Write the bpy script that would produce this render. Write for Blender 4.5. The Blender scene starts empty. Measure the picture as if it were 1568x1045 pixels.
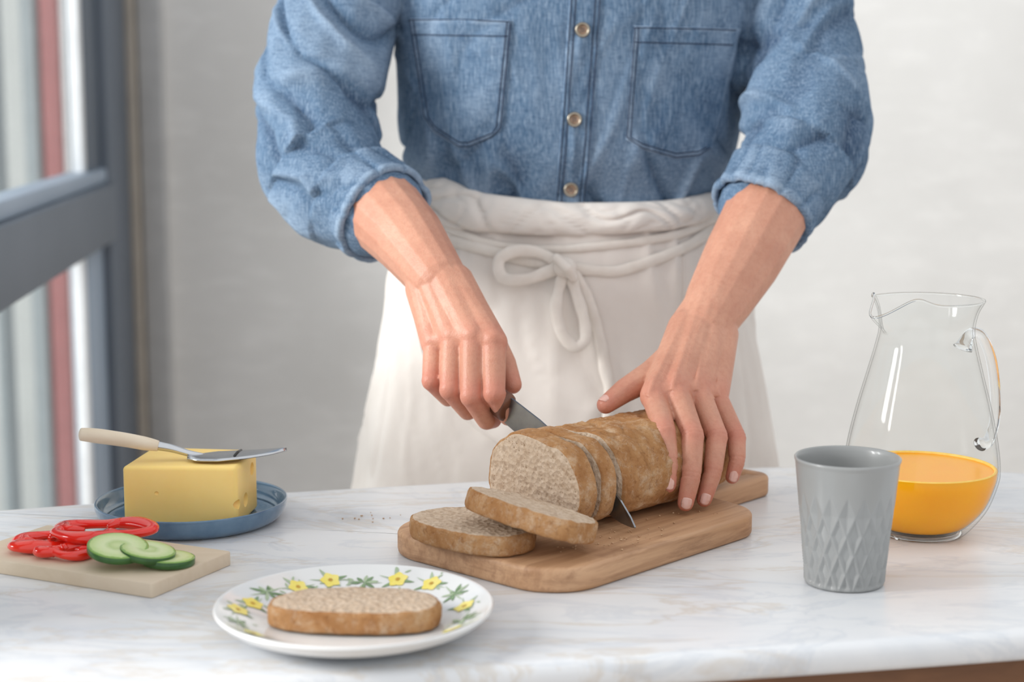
import bpy, bmesh, math, random
import numpy as np
from mathutils import Vector, Matrix, noise
from mathutils.bvhtree import BVHTree
random.seed(7)
S=bpy.context.scene
COL=S.collection
try:
    S.view_settings.view_transform='Standard'
    S.view_settings.look='None'
except Exception as e: print(e)

# ---------------------------------------------------------------- materials
def nt(name):
    m=bpy.data.materials.new(name); m.use_nodes=True
    n=m.node_tree; b=n.nodes['Principled BSDF']
    return m,n,b
def c4(c): return (c[0],c[1],c[2],1)
def coords(n,scale=(1,1,1),rot=(0,0,0),kind='Object'):
    tc=n.nodes.new('ShaderNodeTexCoord'); mp=n.nodes.new('ShaderNodeMapping')
    mp.inputs['Scale'].default_value=scale; mp.inputs['Rotation'].default_value=rot
    n.links.new(tc.outputs[kind],mp.inputs['Vector']); return mp.outputs['Vector']
def noise_n(n,vec,scale,detail=4,rough=.55,dist=0):
    x=n.nodes.new('ShaderNodeTexNoise'); x.inputs['Scale'].default_value=scale
    x.inputs['Detail'].default_value=detail; x.inputs['Roughness'].default_value=rough
    x.inputs['Distortion'].default_value=dist
    n.links.new(vec,x.inputs['Vector']); return x.outputs['Fac']
def ramp(n,fac,stops):
    r=n.nodes.new('ShaderNodeValToRGB'); e=r.color_ramp.elements
    while len(e)<len(stops): e.new(.5)
    for i,(p,c) in enumerate(stops): e[i].position=p; e[i].color=c4(c)
    n.links.new(fac,r.inputs['Fac']); return r.outputs['Color']
def mixc(n,fac,a,b,mode='MIX'):
    x=n.nodes.new('ShaderNodeMix'); x.data_type='RGBA'; x.blend_type=mode
    for s,v in ((x.inputs['Factor'],fac),(x.inputs[6],a),(x.inputs[7],b)):
        if isinstance(v,(int,float)): s.default_value=v
        elif isinstance(v,tuple): s.default_value=c4(v)
        else: n.links.new(v,s)
    return x.outputs[2]
def bump(n,b,h,strength=.3,dist=.001):
    x=n.nodes.new('ShaderNodeBump'); x.inputs['Strength'].default_value=strength; x.inputs['Distance'].default_value=dist
    n.links.new(h,x.inputs['Height']); n.links.new(x.outputs['Normal'],b.inputs['Normal'])
def simple(name,c,rough=.5,c2=None,ns=20,metal=0,bs=0,bscale=200,bd=.001,coat=0,scale=(1,1,1),spec=.5):
    m,n,b=nt(name); b.inputs['Roughness'].default_value=rough; b.inputs['Metallic'].default_value=metal
    b.inputs['Coat Weight'].default_value=coat; b.inputs['Specular IOR Level'].default_value=spec
    v=coords(n,scale)
    if c2 is None: c2=tuple(x*.9 for x in c)
    n.links.new(ramp(n,noise_n(n,v,ns),[(.35,c),(.65,c2)]),b.inputs['Base Color'])
    if bs: bump(n,b,noise_n(n,v,bscale),bs,bd)
    return m

def denim_mat():
    m,n,b=nt('denim'); b.inputs['Roughness'].default_value=.9; b.inputs['Specular IOR Level'].default_value=.08
    v=coords(n); v2=coords(n,(1,1,.12)); v3=coords(n,(.2,.2,1))
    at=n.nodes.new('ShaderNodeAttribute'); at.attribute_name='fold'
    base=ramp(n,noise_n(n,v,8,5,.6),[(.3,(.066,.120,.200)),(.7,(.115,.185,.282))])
    base=mixc(n,ramp(n,at.outputs['Fac'],[(.0,(.85,.85,.85)),(.42,(0,0,0))]),base,(.022,.046,.10))  # shade of the fold valleys painted into the denim colour
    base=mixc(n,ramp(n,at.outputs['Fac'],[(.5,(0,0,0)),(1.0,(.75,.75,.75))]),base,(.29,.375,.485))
    w=noise_n(n,v2,620,2,.7); w2=noise_n(n,v3,520,2,.7)
    base=mixc(n,ramp(n,w,[(.42,(.0,.0,.0)),(.8,(.55,.55,.55))]),base,(.40,.50,.62))
    base=mixc(n,ramp(n,w2,[(.25,(.5,.5,.5)),(.5,(0,0,0))]),base,(.03,.06,.12))
    n.links.new(base,b.inputs['Base Color'])
    bump(n,b,w,.3,.0006)
    return m
DENIM=denim_mat()
THREAD=simple('navy_thread',(.012,.022,.06),.8)
def skin_mat():
    m,n,b=nt('skin'); b.inputs['Roughness'].default_value=.46; b.inputs['Specular IOR Level'].default_value=.35
    v=coords(n)
    base=ramp(n,noise_n(n,v,24,5,.65),[(.3,(.63,.33,.225)),(.7,(.52,.24,.16))])
    fine=noise_n(n,v,240,3,.6)
    base=mixc(n,ramp(n,fine,[(.45,(0,0,0)),(.8,(.34,.34,.34))]),base,(.41,.15,.095))
    at=n.nodes.new('ShaderNodeAttribute'); at.attribute_name='red'
    base=mixc(n,at.outputs['Fac'],base,(.56,.165,.12))
    n.links.new(base,b.inputs['Base Color'])
    b.inputs['Subsurface Weight'].default_value=.12; b.inputs['Subsurface Radius'].default_value=(1,.3,.15); b.inputs['Subsurface Scale'].default_value=.006
    vo=n.nodes.new('ShaderNodeTexVoronoi'); vo.inputs['Scale'].default_value=620; n.links.new(v,vo.inputs['Vector'])
    bump(n,b,vo.outputs['Distance'],.25,.0006)
    return m
SKIN=skin_mat()
NAIL=simple('nail',(.68,.38,.31),.22,(.72,.43,.36),60,coat=.3)
HAIR=simple('hair',(.10,.05,.025),.5,(.16,.09,.045),80,scale=(1,1,.1),bs=.5,bscale=300)
LIN=simple('apron_linen',(.79,.735,.685),.9,(.72,.66,.61),9,bs=.35,bscale=1100,bd=.0006,spec=.1)
TAPE=simple('apron_tape',(.80,.745,.685),.9,(.74,.68,.62),60,bs=.4,bscale=900,bd=.0005,spec=.1)
JEANS=simple('trousers',(.05,.07,.11),.9); SHOE=simple('shoe',(.5,.48,.45),.6)
def marble():
    m,n,b=nt('marble'); b.inputs['Roughness'].default_value=.3; b.inputs['Specular IOR Level'].default_value=.4
    v=coords(n,(1,2.6,1),(0,0,.22))
    base=ramp(n,noise_n(n,v,3.5,7,.65,.5),[(.3,(.62,.645,.68)),(.48,(.73,.74,.755)),(.62,(.765,.768,.772)),(.78,(.73,.715,.69))])
    vein=noise_n(n,v,2.1,9,.62,1.3)
    base=mixc(n,ramp(n,vein,[(.474,(0,0,0)),(.497,(.6,.6,.6)),(.512,(0,0,0))]),base,(.61,.54,.46))
    vein2=noise_n(n,v,5,9,.62,1.0)
    base=mixc(n,ramp(n,vein2,[(.47,(0,0,0)),(.5,(.36,.36,.36)),(.53,(0,0,0))]),base,(.50,.54,.60))
    n.links.new(base,b.inputs['Base Color']); return m
MARBLE=marble()
def wood(name,c1,c2,axisrot,scale=1,dark=None,gr=1.3):
    m,n,b=nt(name); b.inputs['Roughness'].default_value=.55
    v=coords(n,(3*scale,45*scale,30*scale),(0,0,axisrot))
    f=noise_n(n,v,gr,6,.6,.6); base=ramp(n,f,[(.3,c1),(.7,c2)])
    if dark:
        v3=coords(n,(5,110,90),(0,0,axisrot)); f3=noise_n(n,v3,1.2,5,.7,.2)
        base=mixc(n,ramp(n,f3,[(.46,(0,0,0)),(.66,(.55,.55,.55))]),base,dark)
        v2=coords(n,(9,9,70),(0,0,axisrot)); f2=noise_n(n,v2,1.3,6,.65,.5)
        base=mixc(n,ramp(n,f2,[(.52,(0,0,0)),(.68,(.6,.6,.6))]),base,tuple(x*.85 for x in dark))
    n.links.new(base,b.inputs['Base Color']); bump(n,b,f,.2,.001); return m
BOARD=wood('board_wood',(.62,.375,.215),(.45,.245,.125),0,1,(.28,.13,.06))
PALE=wood('pale_wood',(.70,.585,.45),(.62,.50,.36),0)
DARKW=wood('table_wood',(.20,.09,.04),(.12,.05,.02),0)
HANDW=wood('handle_wood',(.78,.68,.54),(.70,.58,.43),0,2)
KNIFW=simple('knife_handle_wood',(.16,.06,.03),.45,(.09,.03,.015),60)
STEEL=simple('steel',(.62,.63,.65),.22,(.55,.56,.58),40,metal=1)
DSTEEL=simple('blade_steel',(.36,.37,.39),.3,(.26,.27,.29),40,metal=1)
def crust():
    m,n,b=nt('bread_crust'); b.inputs['Roughness'].default_value=.9; b.inputs['Specular IOR Level'].default_value=.15
    v=coords(n)
    f=noise_n(n,v,36,6,.65,.3)
    base=ramp(n,f,[(.28,(.36,.155,.055)),(.45,(.48,.235,.095)),(.60,(.57,.31,.14)),(.76,(.62,.38,.20))])
    sp=noise_n(n,v,240,4,.7)
    base=mixc(n,ramp(n,sp,[(.52,(0,0,0)),(.68,(.5,.5,.5))]),base,(.26,.10,.035))
    fl=noise_n(n,v,70,10,.85,.3)
    base=mixc(n,ramp(n,fl,[(.50,(0,0,0)),(.66,(.62,.62,.62))]),base,(.78,.62,.46))
    n.links.new(base,b.inputs['Base Color']); bump(n,b,noise_n(n,v,160,8,.78),.85,.0028); return m
CRUST=crust()
def crumb():
    m,n,b=nt('bread_crumb'); b.inputs['Roughness'].default_value=.95; b.inputs['Specular IOR Level'].default_value=.1
    v=coords(n)
    base=ramp(n,noise_n(n,v,140,6,.75),[(.3,(.44,.31,.21)),(.5,(.57,.44,.325)),(.7,(.66,.53,.41))])
    vo=n.nodes.new('ShaderNodeTexVoronoi'); vo.inputs['Scale'].default_value=230; vo.inputs['Randomness'].default_value=1; n.links.new(v,vo.inputs['Vector'])
    big=noise_n(n,v,60,3,.6)
    ad=n.nodes.new('ShaderNodeMath'); ad.operation='ADD'; n.links.new(vo.outputs['Distance'],ad.inputs[0])
    mu=n.nodes.new('ShaderNodeMath'); mu.operation='MULTIPLY'; mu.inputs[1].default_value=.75; n.links.new(big,mu.inputs[0]); n.links.new(mu.outputs[0],ad.inputs[1])
    hole=ramp(n,ad.outputs[0],[(.42,(.75,.75,.75)),(.54,(0,0,0))])
    base=mixc(n,hole,base,(.27,.17,.10))
    vs=n.nodes.new('ShaderNodeTexVoronoi'); vs.inputs['Scale'].default_value=320; n.links.new(v,vs.inputs['Vector'])
    base=mixc(n,ramp(n,vs.outputs['Distance'],[(.10,(.6,.6,.6)),(.19,(0,0,0))]),base,(.27,.13,.055))
    n.links.new(base,b.inputs['Base Color']); bump(n,b,ad.outputs[0],.8,.0018); return m
CRUMB=crumb()
CRUMBS=simple('crumb_bits',(.62,.42,.26),.9,(.46,.27,.14),300)

# ---------------------------------------------------------------- mesh helpers
def mkobj(name,verts,faces,mats=(),smooth=True,parent=None,fm=None):
    me=bpy.data.meshes.new(name); me.from_pydata([tuple(v) for v in verts],[],faces); me.validate(); me.update()
    for m in (mats if isinstance(mats,(list,tuple)) else [mats]): me.materials.append(m)
    if fm is not None and len(fm)==len(me.polygons): me.polygons.foreach_set('material_index',fm)
    me.polygons.foreach_set('use_smooth',[smooth]*len(me.polygons))
    o=bpy.data.objects.new(name,me); COL.objects.link(o)
    if parent: o.parent=parent
    return o
def empty(name,loc=(0,0,0)):
    o=bpy.data.objects.new(name,None); COL.objects.link(o); o.location=loc; o.empty_display_size=.05; return o
def adopt(o,p):
    o.parent=p; o.matrix_parent_inverse=Matrix.Translation(p.location).inverted()
def fixn(o,d=1e-6):
    bm=bmesh.new(); bm.from_mesh(o.data); bmesh.ops.remove_doubles(bm,verts=bm.verts,dist=d)
    bmesh.ops.recalc_face_normals(bm,faces=bm.faces); bm.to_mesh(o.data); bm.free()
def renorm(o):
    bm=bmesh.new(); bm.from_mesh(o.data); bmesh.ops.recalc_face_normals(bm,faces=bm.faces); bm.to_mesh(o.data); bm.free()
def bake(o):
    dg=bpy.context.evaluated_depsgraph_get(); dg.update()
    me=bpy.data.meshes.new_from_object(o.evaluated_get(dg)); o.modifiers.clear(); o.data=me
    me.name=o.name; return o
def bevel(o,w,seg=3,ang=35):
    md=o.modifiers.new('b','BEVEL'); md.width=w; md.segments=seg; md.limit_method='ANGLE'; md.angle_limit=math.radians(ang)
    bake(o)
    o.data.polygons.foreach_set('use_smooth',[True]*len(o.data.polygons))
    try: o.data.set_sharp_from_angle(angle=math.radians(40))
    except Exception: pass
    return o
def boxm(name,x0,x1,y0,y1,z0,z1,mat,parent=None,bw=0):
    v=[(x,y,z) for x in(x0,x1) for y in(y0,y1) for z in(z0,z1)]
    f=[(0,1,3,2),(4,6,7,5),(0,4,5,1),(2,3,7,6),(0,2,6,4),(1,5,7,3)]
    o=mkobj(name,v,f,mat,False,parent)
    if bw: bevel(o,bw)
    return o
def loft(rings,closed=True,cap0=True,cap1=True,off=0):
    n=len(rings[0]); V=[p for r in rings for p in r]; F=[]
    for i in range(len(rings)-1):
        for j in range(n if closed else n-1):
            k=(j+1)%n; F.append((off+i*n+j,off+i*n+k,off+(i+1)*n+k,off+(i+1)*n+j))
    if cap0: F.append(tuple(off+j for j in reversed(range(n))))
    if cap1: F.append(tuple(off+(len(rings)-1)*n+j for j in range(n)))
    return V,F
def frames(P,closed=False):
    P=[Vector(p) for p in P]; n=len(P); T=[]
    for i in range(n):
        if closed: t=P[(i+1)%n]-P[i-1]
        else: t=P[min(i+1,n-1)]-P[max(i-1,0)]
        T.append(t.normalized() if t.length>1e-9 else Vector((0,0,1)))
    u=Vector((0,0,1)) if abs(T[0].z)<.9 else Vector((0,1,0))
    u=(u-T[0]*u.dot(T[0])).normalized(); out=[]
    for t in T:
        u=(u-t*u.dot(t)).normalized(); out.append((t,u,t.cross(u)))
    return P,out
def crv(pts,n=8,closed=False):
    P=[np.array(p,float) for p in pts]; m=len(P); out=[]
    rng=range(m) if closed else range(m-1)
    for i in rng:
        if closed: a,b,c,d=P[i-1],P[i],P[(i+1)%m],P[(i+2)%m]
        else: a,b,c,d=P[max(i-1,0)],P[i],P[i+1],P[min(i+2,m-1)]
        for k in range(n):
            t=k/n; out.append(.5*((2*b)+(-a+c)*t+(2*a-5*b+4*c-d)*t*t+(-a+3*b-3*c+d)*t**3))
    if not closed: out.append(P[-1])
    return out
def tube(P,R,n=16,closed=False,flat=None,cap=True,off=0):
    P,fr=frames(P,closed); rings=[]
    for i,(p,(t,u,w)) in enumerate(zip(P,fr)):
        r=R[i] if hasattr(R,'__len__') else R
        ru,rw=(r,r) if flat is None else (r*flat[0],r*flat[1])
        rings.append([tuple(p+u*math.cos(a)*ru+w*math.sin(a)*rw) for a in [2*math.pi*k/n for k in range(n)]])
    if closed: rings.append(rings[0]); V,F=loft(rings,True,False,False,off)
    else: V,F=loft(rings,True,cap,cap,off)
    return V,F
def tubeobj(name,P,R,mat,parent=None,n=12,closed=False,flat=None):
    V,F=tube(P,R,n,closed,flat); o=mkobj(name,V,F,mat,True,parent); fixn(o); return o
def revolve(name,prof,mat,loc,n=96,smoothn=4,parent=None,rfun=None):
    pts=crv(prof,smoothn) if smoothn else [np.array(p) for p in prof]
    rings=[]
    for q in pts:
        r=max(q[0],1e-5); z=q[1]
        ring=[]
        for k in range(n):
            a=2*math.pi*k/n; rr=r; zz=z
            if rfun: rr,zz=rfun(r,z,a)
            ring.append((loc[0]+rr*math.cos(a),loc[1]+rr*math.sin(a),loc[2]+zz))
        rings.append(ring)
    V,F=loft(rings,True,False,False); o=mkobj(name,V,F,mat,True,parent); fixn(o,3e-5)
    return o
def capsule(V,F,p0,p1,r0,r1,n=16):
    p0=Vector(p0);p1=Vector(p1); t=(p1-p0); L=t.length
    t=t.normalized() if L>1e-7 else Vector((0,0,1))
    u=Vector((0,0,1)) if abs(t.z)<.9 else Vector((1,0,0)); u=(u-t*u.dot(t)).normalized(); w=t.cross(u)
    rings=[]
    for a in np.linspace(-85,0,6): a=math.radians(a); rings.append((p0+t*r0*math.sin(a),r0*math.cos(a)))
    for a in np.linspace(0,85,6): a=math.radians(a); rings.append((p1+t*r1*math.sin(a),r1*math.cos(a)))
    RR=[[tuple(c+u*math.cos(2*math.pi*k/n)*r+w*math.sin(2*math.pi*k/n)*r) for k in range(n)] for c,r in rings]
    v,f=loft(RR,True,True,True,len(V)); V+=v; F+=f
def chain(V,F,pts,rad):
    for i in range(len(pts)-1): capsule(V,F,pts[i],pts[i+1],rad[i],rad[i+1])
def ellip(V,F,c,r,n=20,rot=None):
    rings=[]
    for a in np.linspace(-88,88,13):
        a=math.radians(a); ring=[]
        for k in range(n):
            b=2*math.pi*k/n; q=Vector((r[0]*math.cos(a)*math.cos(b),r[1]*math.cos(a)*math.sin(b),r[2]*math.sin(a)))
            if rot: q=rot@q
            ring.append(tuple(Vector(c)+q))
        rings.append(ring)
    v,f=loft(rings,True,True,True,len(V)); V+=v; F+=f
def remesh(name,V,F,voxel,sm,mat,parent=None,fac=.5):
    o=mkobj(name,V,F,mat,True,parent)
    md=o.modifiers.new('r','REMESH'); md.mode='VOXEL'; md.voxel_size=voxel; md.use_smooth_shade=True
    if sm: s=o.modifiers.new('s','SMOOTH'); s.factor=fac; s.iterations=sm
    bake(o)
    if not o.data.materials: o.data.materials.append(mat)
    else: o.data.materials[0]=mat
    o.data.polygons.foreach_set('use_smooth',[True]*len(o.data.polygons))
    return o
def getv(o):
    a=np.empty(len(o.data.vertices)*3); o.data.vertices.foreach_get('co',a); return a.reshape(-1,3)
def getn(o):
    a=np.empty(len(o.data.vertices)*3); o.data.vertices.foreach_get('normal',a); return a.reshape(-1,3)
def setv(o,a): o.data.vertices.foreach_set('co',a.ravel()); o.data.update()
def attr(o,name,vals):
    at=o.data.attributes.new(name,'FLOAT','POINT'); at.data.foreach_set('value',np.asarray(vals,dtype=np.float32))
def ss(a,b,x):
    t=np.clip((x-a)/(b-a),0,1); return t*t*(3-2*t)
def bvh(o):
    return BVHTree.FromPolygons([v.co.copy() for v in o.data.vertices],[tuple(p.vertices) for p in o.data.polygons])
def front(B,x,z,dflt=1.75):
    h=B.ray_cast(Vector((x,1.2,z)),Vector((0,1,0)))
    return h[0].y if h[0] is not None else dflt
def prism(name,outline,z0,z1,mat,parent=None,bw=.003,seg=3):
    n=len(outline); V=[(x,y,z0) for x,y in outline]+[(x,y,z1) for x,y in outline]
    F=[tuple(reversed(range(n))),tuple(range(n,2*n))]+[(i,(i+1)%n,n+(i+1)%n,n+i) for i in range(n)]
    o=mkobj(name,V,F,mat,False,parent); fixn(o)
    if bw: bevel(o,bw,seg,50)
    return o
def rpoly(corners,rad,seg=8):
    out=[]; n=len(corners)
    for i in range(n):
        p=Vector(corners[i]); a=Vector(corners[i-1]); b=Vector(corners[(i+1)%n]); r=rad[i] if hasattr(rad,'__len__') else rad
        da=(a-p).normalized(); db=(b-p).normalized(); ang=da.angle(db); d=r/math.tan(ang/2)
        s=p+da*d; e=p+db*d; c=p+(da+db).normalized()*(r/math.sin(ang/2))
        a0=math.atan2(s.y-c.y,s.x-c.x); a1=math.atan2(e.y-c.y,e.x-c.x)
        while a1-a0>math.pi: a1-=2*math.pi
        while a1-a0<-math.pi: a1+=2*math.pi
        for k in range(seg+1):
            t=a0+(a1-a0)*k/seg; out.append((c.x+r*math.cos(t),c.y+r*math.sin(t)))
    return out
TZ=.75
# ---------------------------------------------------------------- camera
cd=bpy.data.cameras.new('camera'); cam=bpy.data.objects.new('camera',cd); COL.objects.link(cam)
cam.location=(0,0,1.13); cam.rotation_euler=(math.radians(90-8.5),0,0)
cd.sensor_width=36; cd.lens=59.7; cd.clip_start=.05
cd.dof.use_dof=True; cd.dof.focus_distance=1.42; cd.dof.aperture_fstop=4.2
S.camera=cam
# ---------------------------------------------------------------- world & light
w=bpy.data.worlds.new('world'); S.world=w; w.use_nodes=True
w.node_tree.nodes['Background'].inputs[0].default_value=(.955,.977,1,1); w.node_tree.nodes['Background'].inputs[1].default_value=1.02
def area(name,loc,tgt,size,power,col=(1,1,1)):
    l=bpy.data.lights.new(name,'AREA'); l.size=size; l.energy=power; l.color=col
    o=bpy.data.objects.new(name,l); COL.objects.link(o); o.location=loc
    o.rotation_euler=(Vector(tgt)-Vector(loc)).to_track_quat('-Z','Y').to_euler(); return o
area('daylight_left',(-2.7,.85,2.0),(0.05,1.9,1.0),1.1,128,(1,.99,.975))
# ---------------------------------------------------------------- room
def wallmat():
    m,n,b=nt('wall_plaster'); b.inputs['Roughness'].default_value=.9
    v=coords(n,(1,1,1)); f=noise_n(n,v,2.2,6,.6,.3)
    base=ramp(n,f,[(.3,(.72,.71,.69)),(.7,(.82,.81,.79))])
    v2=coords(n,(1.5,1,5)); f2=noise_n(n,v2,6,5,.7)
    base=mixc(n,ramp(n,f2,[(.5,(0,0,0)),(.75,(.6,.6,.6))]),base,(.90,.89,.87))
    n.links.new(base,b.inputs['Base Color']); bump(n,b,f2,.2,.004); return m
WALL=wallmat()
boxm('wall_back',-.78,3.2,3.30,3.42,0,2.7,WALL)
FLOOR=wood('floor_wood',(.42,.33,.25),(.34,.26,.19),0,.4)
boxm('floor',-.95,3.2,-.6,3.42,-.06,0,FLOOR)
FRAME=simple('frame_paint',(.115,.14,.178),.45,(.10,.125,.16),5)
FRAME2=simple('frame_paint_light',(.32,.39,.48),.45,(.29,.36,.45),5)
GASK=simple('frame_white',(.80,.82,.84),.5)
TRIMM=simple('trim_paint',(.50,.50,.50),.6); TRIMB=simple('trim_beige',(.42,.38,.33),.6)
c0=Vector((-.735,3.30,0)); dn=Vector((.0896,-.996,0)).normalized(); on=Vector((-.996,-.0896,0)).normalized()
def wbox(name,w0,w1,d0,d1,z0,z1,mat,parent=None,bw=.004):
    V=[tuple(c0+dn*a+on*d+Vector((0,0,z))) for a in(w0,w1) for d in(d0,d1) for z in(z0,z1)]
    f=[(0,1,3,2),(4,6,7,5),(0,4,5,1),(2,3,7,6),(0,2,6,4),(1,5,7,3)]
    o=mkobj(name,V,f,mat,False,parent); fixn(o)
    if bw: bevel(o,bw,2)
    return o
win=empty('window_1')
wbox('jamb',0.0,.31,0,.06,0,2.7,FRAME,win)
wbox('jamb_near',2.05,2.2,0,.06,0,2.7,FRAME,win)
wbox('head',.31,2.05,0,.06,2.45,2.7,FRAME,win)
wbox('sill',.31,2.05,0,.06,0,.12,FRAME,win)
wbox('transom',.31,2.05,-.012,.06,.865,.965,FRAME,win)
wbox('transom_lip',.31,2.05,.004,.05,.965,.990,FRAME2,win)
wbox('sash_upper',.31,.44,.015,.045,.99,2.45,FRAME,win)
wbox('bead_upper',.44,.475,.018,.035,.99,2.45,GASK,win,.002)
wbox('sash_lower',.31,.48,.015,.045,.12,.865,FRAME2,win)
wbox('bead_lower',.48,.52,.018,.035,.12,.865,GASK,win,.002)
def thinglass(name,tint,edge,r0,r1):
    gm,gn,gb=nt(name); out=gn.nodes['Material Output']
    tr=gn.nodes.new('ShaderNodeBsdfTransparent'); lw=gn.nodes.new('ShaderNodeLayerWeight'); lw.inputs[0].default_value=.5
    cr=ramp(gn,lw.outputs['Facing'],[(0,tint),(.8,tint),(1,tuple(t*edge for t in tint))]); gn.links.new(cr,tr.inputs[0])
    gl=gn.nodes.new('ShaderNodeBsdfGlossy'); gl.inputs['Roughness'].default_value=.02
    fr=ramp(gn,lw.outputs['Facing'],[(0,(r0,)*3),(.65,(r0*1.4,)*3),(1,(r1,)*3)])
    mx=gn.nodes.new('ShaderNodeMixShader'); gn.links.new(fr,mx.inputs[0]); gn.links.new(tr.outputs[0],mx.inputs[1]); gn.links.new(gl.outputs[0],mx.inputs[2]); gn.links.new(mx.outputs[0],out.inputs[0])
    return gm
gm=thinglass('window_glass',(.97,.98,.98),.9,.03,.3)
wbox('glass_upper',.45,2.05,.026,.030,.99,2.45,gm,win,0); wbox('glass_lower',.45,2.05,.026,.030,.12,.865,gm,win,0)
boxm('trim_1',-.735,-.715,3.255,3.299,0,2.7,TRIMB,None,.004)
boxm('trim_2',-.713,-.665,3.27,3.299,0,2.7,TRIMM,None,.006)
CONC=simple('facade_concrete',(.80,.82,.79),.9,(.70,.72,.70),1.5)
boxm('outside_facade',-4.5,-1.35,7.0,7.3,-1,5,CONC)
boxm('outside_ground',-6,-1.05,-1,7,-1.1,-1.0,CONC)
RED=simple('red_paint',(.44,.16,.16),.7); WH=simple('white_paint',(.85,.85,.85),.6); GR=simple('grey_post',(.36,.41,.43),.6)
boxm('red_column',-1.235,-1.185,4.5,4.62,-1,4,RED,None,.01)
boxm('white_column',-1.18,-1.14,4.5,4.6,-1,4,WH,None,.01)
boxm('grey_column',-1.285,-1.245,4.5,4.6,-1,4,GR,None,.01)
boxm('grey_column.001',-1.38,-1.36,4.5,4.6,-1,4,GR,None,.005)

# ---------------------------------------------------------------- table
tbl=empty('marble_table',(.1,1.35,0))
outl=[(-.485,1.06),(-.44,1.005),(-.2,1.045),(.096,1.10),(.36,1.152),(.52,1.195),(.66,1.26),(.72,1.36),(.72,1.48),(.66,1.58),(.55,1.645),(.42,1.68),(.276,1.688),(.10,1.655),(-.152,1.594),(-.44,1.518),(-.49,1.47),(-.495,1.25)]
oc=[tuple(p) for p in crv(outl,6,True)]
cx=sum(p[0] for p in oc)/len(oc); cy=sum(p[1] for p in oc)/len(oc)
def insetr(d):
    out=[]; n=len(oc)
    for i in range(n):
        a=Vector(oc[i-1]); b=Vector(oc[(i+1)%n]); t=(b-a).normalized(); nn=Vector((-t.y,t.x)); out.append((oc[i][0]+nn.x*d,oc[i][1]+nn.y*d))
    return out
rr=[]
for f_ in (.001,.3,.6,.85): rr.append([(cx+(x-cx)*f_,cy+(y-cy)*f_,.728) for x,y in oc])
for d,z in [(.005,.728),(.0015,.7295),(0,.733),(0,.741),(.0012,.7455),(.004,.7487),(.008,.7498),(.012,.75)]: rr.append([(x,y,z) for x,y in insetr(d)])
base12=insetr(.012)
for f_ in (.9,.6,.3,.001): rr.append([(cx+(x-cx)*f_,cy+(y-cy)*f_,.75) for x,y in base12])
V,F=loft(rr,True,False,False); o=mkobj('top',V,F,MARBLE); fixn(o,1e-4)
adopt(o,tbl)
oc2=[(cx+(x-cx)*.965,cy+(y-cy)*.95) for x,y in oc]
adopt(prism('frame',oc2,.655,.7275,DARKW,None,0),tbl)
for i,(x,y) in enumerate([(-.42,1.09),(.5,1.26),(.5,1.56),(-.42,1.44)]):
    V,F=tube([(x,y,z) for z in np.linspace(0,.66,12)],[.02+.012*abs(math.sin(z*6)) for z in np.linspace(0,.66,12)],16)
    adopt(mkobj('leg_%d'%(i+1),V,F,DARKW),tbl)

# ---------------------------------------------------------------- plates
def potmat(name,c,c2,rough=.15):
    return simple(name,c,rough,c2,8,coat=.4)
PORC=potmat('porcelain',(.80,.80,.79),(.77,.77,.76))
PX,PY=-.111,1.155
pl=empty('floral_plate',(PX,PY,TZ))
prof=[(0,.0012),(.053,.0012),(.056,0),(.060,.001),(.075,.006),(.090,.012),(.0975,.0185),(.098,.0205),(.0965,.0212),(.090,.018),(.078,.0125),(.066,.008),(.058,.0062),(.045,.0055),(.02,.0052),(0,.0052)]
adopt(revolve('dish',prof,PORC,(PX,PY,TZ)),pl)
def pz(r): return np.interp(r,[0,.045,.058,.066,.078,.090,.0965],[.0052,.0055,.0062,.008,.0125,.018,.0212])
GREEN=simple('glaze_green',(.13,.22,.10),.25,(.24,.36,.18),90); YEL=simple('glaze_yellow',(.85,.70,.10),.25,(.9,.78,.25),60); ORG=simple('glaze_ochre',(.65,.38,.05),.3)
LG=simple('glaze_pale_green',(.42,.52,.34),.3)
decV=[];decF=[];decM=[]
def petal(ox,oy,ang,L,W,m,lift=.0005):
    base=len(decV); N=10
    for i in range(N):
        t=i/(N-1); wd=W*math.sin(math.pi*min(max(t,.02),.98))**.8
        for sgn in(-1,0,1):
            lx=L*t; ly=wd*sgn; x=ox+lx*math.cos(ang)-ly*math.sin(ang); y=oy+lx*math.sin(ang)+ly*math.cos(ang)
            r=math.hypot(x,y)
            if r>.0955: x*=.0955/r; y*=.0955/r; r=.0955
            decV.append((PX+x,PY+y,TZ+pz(r)+lift))
    for i in range(N-1):
        for k in(0,1):
            a=base+i*3+k; decF.append((a,a+1,a+4,a+3)); decM.append(m)
rnd=random.Random(3)
for i,ad in enumerate([12,32,52,72,90,108,127,146,163,178,196,214,332,350]):
    a=math.radians(ad); fr=.080+.003*rnd.uniform(-1,1); fx,fy=fr*math.cos(a),fr*math.sin(a)
    if i%3!=1:
        for k in range(5): petal(fx,fy,a+k*1.2566+.2,.0078,.0036,1,.0007)
        for k in range(6): petal(fx,fy,k*1.05,.0018,.0010,2,.001)
        for k in range(3): petal(fx,fy,a+k*2.1+rnd.uniform(.2,.9),.0135,.0014,0 if k else 3)
    else:
        for k in range(8): petal(fx+rnd.uniform(-.002,.002),fy,a+k*.8+rnd.uniform(-.2,.2),.006+.007*rnd.random(),.0014,0 if k%3 else 3)
    petal(fx,fy,a+1.45,.016,.0005,3); petal(fx,fy,a-1.65,.014,.0005,3)
    for k in range(4): petal(fx+rnd.uniform(-.009,.009),fy+rnd.uniform(-.009,.009),rnd.uniform(0,6.28),.005,.0009,3)
adopt(mkobj('painted_flowers',decV,decF,[GREEN,YEL,ORG,LG],True,None,decM),pl)

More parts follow.
